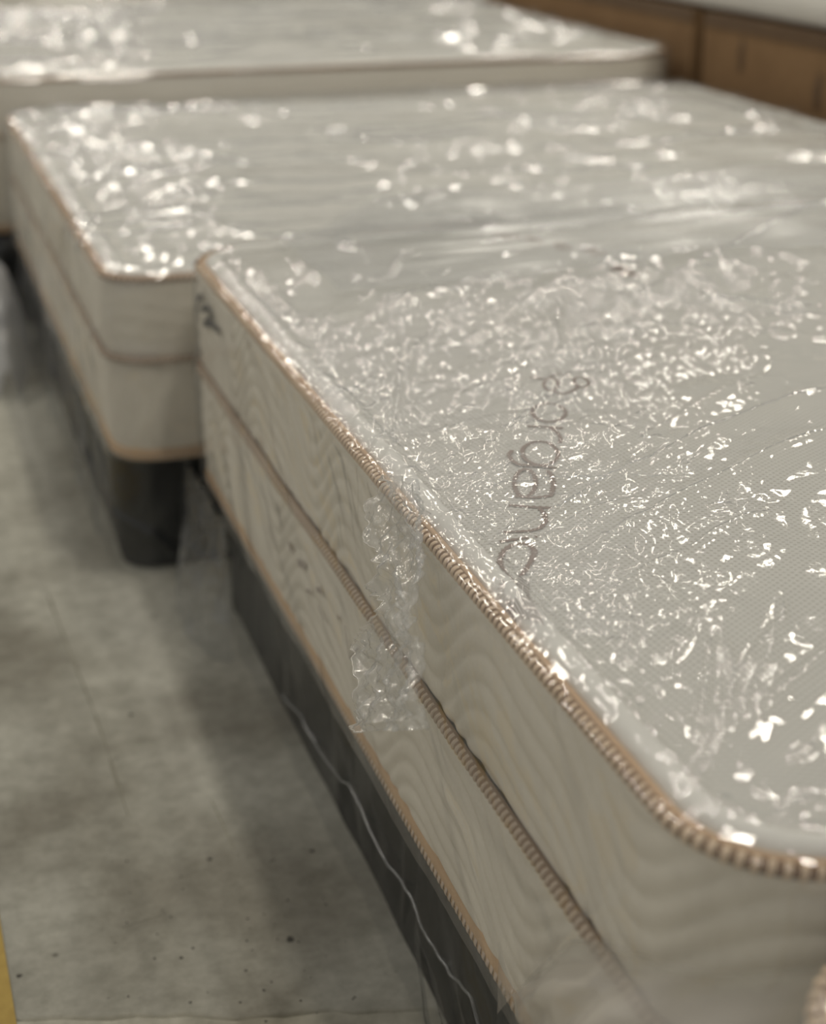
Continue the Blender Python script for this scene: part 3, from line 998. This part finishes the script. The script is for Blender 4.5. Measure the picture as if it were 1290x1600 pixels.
def sd(pts, w): return ([tuple(onx(a, b, XS - .006)[1:]) for a, b in pts], w)
def k1(pts, w):
    q, w = sd([(240 + a / 5.333, 360 + b / 5.333) for a, b in pts], w)
    return [(y - .05, z - .002) for y, z in q], w
def k2(pts, w): return sd([(380 + a / 4.21, 780 + b / 4.21) for a, b in pts], w)


INK = [k1([(235, 395), (245, 480), (250, 560)], .0045), k1([(350, 452), (315, 480), (290, 640)], .0045), k1([(345, 575), (390, 545), (420, 590), (400, 650), (360, 685), (420, 680), (485, 745)], .0042)]
FAINT = [k2([(305, 280), (325, 350)], .004), k2([(365, 415), (415, 440)], .004), k2([(490, 590), (520, 605)], .003), k2([(625, 765), (640, 795)], .002),
         k2([(676, 830), (690, 940), (705, 1050), (765, 975)], .0014), k2([(420, 600), (450, 610)], .002), k2([(500, 700), (540, 800)], .0016), k2([(1030, 960), (1055, 1010)], .003)]


def side_surf(y, z, l):
    X, Y, NX, NY = near_foot.at((near_foot.a[3] - near_foot.a[4]) - y)
    return np.stack([X + NX * (.0066 + l), Y + NY * (.0066 + l), z], 1)


for st in INK: adopt(tri_strokes([st], side_surf, .0006, 'marker_stroke', M_INK, None), near)
for st in FAINT: adopt(tri_strokes([st], side_surf, .0006, 'print_mark', M_FAINT, None), near)


# ------------------------------------------------------------------ the second and third mattress
T2_ = CZ - .548
m2_foot = Foot(.275, 1.905, 2.205, 3.74, .06)
m2, H2 = mattress(m2_foot, ZB, T2_, T2_ - .115, 1, 'middle mattress in shiny plastic, lower than the nearest one and just behind it')


def field2(seed, amp, s):
    def f(U, V, top):
        ck = (.55 + .45 * vnoise(U * 5, V * 4, seed)) * np.interp(U, [.6, 1.2], [1, .26])
        h = ck * amp * (1.0 * crumple(U, V, s, seed + 1, .1, 2.2) + .6 * crumple(U, V, s * .45, seed + 4, .3, 1.6)) + .006 * vnoise(U * 5, V * 5, seed + 9) + .004
        h += np.maximum(0, .010 * (1 - np.abs(vnoise(U * 3, V * 16, seed + 12)) * 6))
        return h * (.35 + .65 * top), np.clip(ck, 0, 1)
    return f


wrap(m2_foot, ZB, T2_, H2, field2(100, .010, .05), M_FILM2, m2, 0, s_fine=.008, prof=film_prof(T2_, ZB, T2_ - .115, out=.009), pstep=.008,
     top_xy=(np.arange(.31, 1.871, .0065), np.arange(2.24, 3.71, .0065)))

T3_ = CZ - .478
m3_foot = Foot(.06, 1.915, 3.79, 5.45, .13)
m3, H3 = mattress(m3_foot, ZB, T3_, T3_ - .12, 1, 'farthest mattress across the top of the photo, in glossy creased plastic')
wrap(m3_foot, ZB, T3_, H3, field2(200, .013, .075), M_FILM2, m3, 0, s_fine=.016, prof=film_prof(T3_, ZB, T3_ - .12, out=.012), pstep=.012,
     top_xy=(np.arange(.10, 1.876, .012), np.arange(3.80, 5.41, .012)))

# the mattress whose corner enters at the lower right
T0_ = CZ - .538
m0_foot = Foot(.384, 2.02, -.93, .609, .08)


def front_mattress():
    # same builder, walked so that its far-left corner is the detailed one
    root, H = mattress(m0_foot, ZB, T0_, T0_ - .13, 1, 'mattress at the lower right corner showing only a ribbed tan corner')
    return root, H


m0, H0 = front_mattress()
L0 = m0_foot.L
for o in [c for c in m0.children if c.name.startswith(('top_binding', 'middle_binding'))]:
    bpy.data.objects.remove(o)
adopt(ribs('top_binding_ribs', m0_foot, L0 - .35, L0 + .4, .0105, T0_ - .001, .0005, .0052, .0022, -1.5, 1.75, M_RIB, None, slant=.12), m0)
adopt(ribs('middle_binding_ribs', m0_foot, L0 - .35, L0 + .4, .0088, T0_ - .13, .0045, .0048, .0013, -1.5, 1.5, M_DRIB, None, slant=.2), m0)
wrap(m0_foot, ZB, T0_, H0, field2(300, .003, .05), M_FILM2, m0, 0, s_fine=.01, prof=film_prof(T0_, ZB, T0_ - .13, out=.009), pstep=.008,
     s_rng=(-.3, .4), top_xy=(np.arange(.41, 1.98, .012), np.arange(-.89, .59, .012)))


# ------------------------------------------------------------------ foundations under the mattresses
def foundation(x0, x1, y0, y1, label, seed):
    root = tag(empty('box_foundation', ((x0 + x1) / 2, (y0 + y1) / 2, 0)), label, 'bed base')
    ft = Foot(x0, x1, y0, y1, .05)
    s = ssamples(ft, .012, .05, -.2, ft.seg[1][1] + .3)
    pr = [(-.02, .001), (-.004, .004), (0, .02), (.001, .1), (0, .196), (-.004, .210), (-.02, .2155)]
    adopt(skirt('side_cover', ft, s, pr[::-1], M_DARK, None, disp=lambda S, Z: .002 * vnoise(S * 14, Z * 12, seed)), root)
    o = mesh_obj('top_cover', [(x0 + .02, y0 + .02, .2155), (x1 - .02, y0 + .02, .2155), (x1 - .02, y1 - .02, .2155), (x0 + .02, y1 - .02, .2155)], [(0, 1, 2, 3)], M_DARK)
    adopt(o, root)
    s = ssamples(ft, .004, .05, -.2, ft.seg[1][1] + .3)
    pr, t = resample([(-.003, .2150), (.003, .21), (.006, .19), (.008, .12), (.008, .05), (.012, .004)], .006)

    def dd(S, Z):
        q = .5 + .5 * vnoise(S * 4, Z * 3, seed + 30)
        h = q * .013 * np.maximum(0, 1 - np.abs(vnoise(S * 13 + Z * 10, Z * 5, seed + 3)) * 5) + .004 * crumple(S, Z, .05, seed + 7, 1.2, 2) + .0055
        return np.maximum(h, 0) * np.clip((.2165 - Z) / .03, .1, 1)
    w = skirt('plastic_cover', ft, s, pr, M_FILMD, None, disp=dd, attr={'crinkle': np.full(len(pr) * len(s), .4)})
    adopt(w, root)
    return root


b1 = foundation(.412, 2.0, .70, 2.17, 'charcoal bed base in plastic under the nearest mattress', 5)
SEAMPX = [(440, 1085), (470, 1120), (492, 1165), (530, 1218), (548, 1228), (562, 1262), (600, 1340), (640, 1400), (668, 1468), (700, 1518), (733, 1556), (746, 1605)]
sp_ = rs(np.array([onx(a, b, .394) for a, b in SEAMPX]), 120)
sp_[:, 0] += .0015 * vnoise(sp_[:, 1] * 60, sp_[:, 1] * 0, 4)
adopt(tube(sp_, .0016, 'gathered_seam', M_DRAPE, None), b1)
foundation(.288, 1.88, 2.32, 3.72, 'charcoal bed base in plastic under the middle mattress', 17)
foundation(.12, 1.84, 3.80, 5.40, 'dark bed base under the farthest mattress', 27)
foundation(.41, 2.0, -.90, .60, 'dark bed base under the lower right mattress', 37)


# ------------------------------------------------------------------ loose plastic on the floor
def loose(name, label, base, size, seed, mat, lean=.0):
    """a crumpled heap of film: a sheet thrown over itself"""
    n = 90
    u, v = np.meshgrid(np.linspace(-1, 1, n), np.linspace(-1, 1, n), indexing='ij')
    r = np.minimum(np.hypot(u, v), 1.3)
    dome = np.clip(1 - r ** 2, 0, 1) ** .7
    X = u * size[0] * (.9 + .2 * vnoise(u * 2, v * 2, seed)); Y = v * size[1] * (.9 + .2 * vnoise(u * 2 + 5, v * 2, seed + 1))
    Z = size[2] * dome * (.75 + .35 * vnoise(u * 2.4, v * 2.4, seed + 2)) + .022 * dome ** .4 * (crumple(u, v, .35, seed + 3, .6, 1.6) + .5 * crumple(u, v, .15, seed + 7, .6, 1.6)) + .012 * (r > .0)
    Z = np.maximum(Z, .004 + .004 * np.abs(crumple(u, v, .12, seed + 5)))
    X = X + lean * Z
    V = np.stack([X, Y, Z], -1).reshape(-1, 3)
    F = gridfaces(n, n)[:, ::-1]
    cut = (r + .12 * vnoise(u * 4, v * 4, seed + 8)).reshape(-1)
    F = F[(cut[F] < 1.02).all(1)]
    o = mesh_obj(name, V, F, mat, None, attr={'crinkle': np.full(n * n, .5)})
    bm = bmesh.new(); bm.from_mesh(o.data)
    bmesh.ops.delete(bm, geom=[q for q in bm.verts if not q.link_faces], context='VERTS')
    bm.to_mesh(o.data); bm.free()
    o.location = base
    return tag(o, label, 'plastic sheet')


p = onz(10, 560, 0)
loose('plastic_sheet', 'crumpled loose clear plastic on the floor at the left edge of the photo', (.172, 3.50, 0), (.115, .30, .26), 5, M_FILMW)


def drape(name, label, x, y0, y1, z1, seed, mat, out=.05, root=None):
    """film hanging in upright folds from the bed base down to the floor"""
    n, m = 110, 50
    y = np.linspace(y0, y1, n); t = np.linspace(0, 1, m)
    Yg, Tg = np.meshgrid(y, t)
    edge = np.sin(np.pi * np.clip((Yg - y0) / (y1 - y0), 0, 1)) ** .4
    X = x - out * Tg ** 1.4 * edge * (.75 + .5 * vnoise(Yg * 9, Tg * 2, seed)) - .012 * edge * np.abs(vnoise(Yg * 34, Tg * 1.5, seed + 2)) * (.3 + Tg) - .004 * crumple(Yg, Tg * .2, .02, seed + 4) * edge
    Z = z1 * (1 - Tg) + .003
    o = mesh_obj(name, np.stack([X, Yg + .02 * vnoise(Tg * 4, Yg * 10, seed + 6) * Tg, Z], -1).reshape(-1, 3), gridfaces(m, n), mat, None, attr={'crinkle': np.full(n * m, .4)})
    return o


o = drape('plastic_sheet', '', .378, 1.98, 2.29, .20, 9, M_FILMD, out=.055)
o.data.materials[0] = M_DRAPE
tag(o, 'dull clear plastic hanging to the floor between the nearest and middle bed bases', 'plastic sheet')


# ------------------------------------------------------------------ cardboard boxes on the right
def carton(x0, x1, y0, y1, h, label, seed):
    root = tag(empty('cardboard_box', ((x0 + x1) / 2, (y0 + y1) / 2, 0)), label, 'box', 'long cardboard boxes along the right')
    adopt(slab('carton_body', x0, x1, y0, y1, .002, h, M_CARD, None, .006), root)
    cx = (x0 + x1) / 2
    adopt(slab('top_flap', x0 - .002, cx - .004, y0 + .004, y1 - .004, h, h + .006, M_CARD, None, .002), root)
    adopt(slab('top_flap', cx + .004, x1 + .002, y0 + .004, y1 - .004, h, h + .006, M_CARD, None, .002), root)
    adopt(slab('edge_tape', x0 - .0035, x0 + .05, y0 + .01, y1 - .01, h - .024, h + .0075, M_CARDTAPE, None, .002), root)
    # finger slots and scuffs pressed into the side
    for k, (yy, zz) in enumerate(((.30, .53), (.62, .53), (.86, .57))):
        yc = y0 + (y1 - y0) * yy
        v = []
        for dy, dz in ((-.014, -.03), (.010, -.045), (.020, .0), (.004, .045), (-.012, .03)):
            v.append((x0 - .0012, yc + dy, zz * 1.0 + dz))
        adopt(mesh_obj('scuff', v, [(0, 1, 2, 3, 4)], M_CARDTAPE, None, smooth=False), root)
    return root


BXH = CZ - .386
SEAM = 3.806
carton(1.965, 2.75, 2.32, SEAM - .02, BXH, 'brown cardboard box on the right, the nearer one beside the middle mattress', 1)
carton(1.965, 2.75, SEAM + .02, 5.35, BXH, 'brown cardboard box on the right, the farther one beside the farthest mattress', 2)

m5_foot = Foot(1.985, 3.6, 2.36, 5.2, .08)
Z5 = BXH + .012


def top_mattress():
    root = tag(empty('folded_mattress', (2.8, 3.7, Z5)), 'pale wrapped slab lying on top of the cardboard boxes', 'mattress')
    s = ssamples(m5_foot, .03, .05, 0, .5)
    pr = [(-.02, Z5), (0, Z5 + .012), (.006, Z5 + .06), (.008, Z5 + .12), (.004, Z5 + .2), (-.01, Z5 + .235), (-.04, Z5 + .245)]
    adopt(skirt('side_panel', m5_foot, s, pr[::-1], M_ROLL, None), root)
    x0, x1, y0, y1, r = m5_foot.a
    adopt(mesh_obj('top_panel', [(x0 + .04, y0 + .04, Z5 + .245), (x1 - .04, y0 + .04, Z5 + .245), (x1 - .04, y1 - .04, Z5 + .245), (x0 + .04, y1 - .04, Z5 + .245)], [(0, 1, 2, 3)], M_ROLL), root)
    return root


top_mattress()

# far walls of the hall
tag(slab('wall_back', -6, 14, 20, 20.2, 0, 4.6, M_WALL, None, 0), kind='structure')
tag(slab('wall_right', 13.8, 14, -6, 20, 0, 4.6, M_WALL, None, 0), kind='structure')
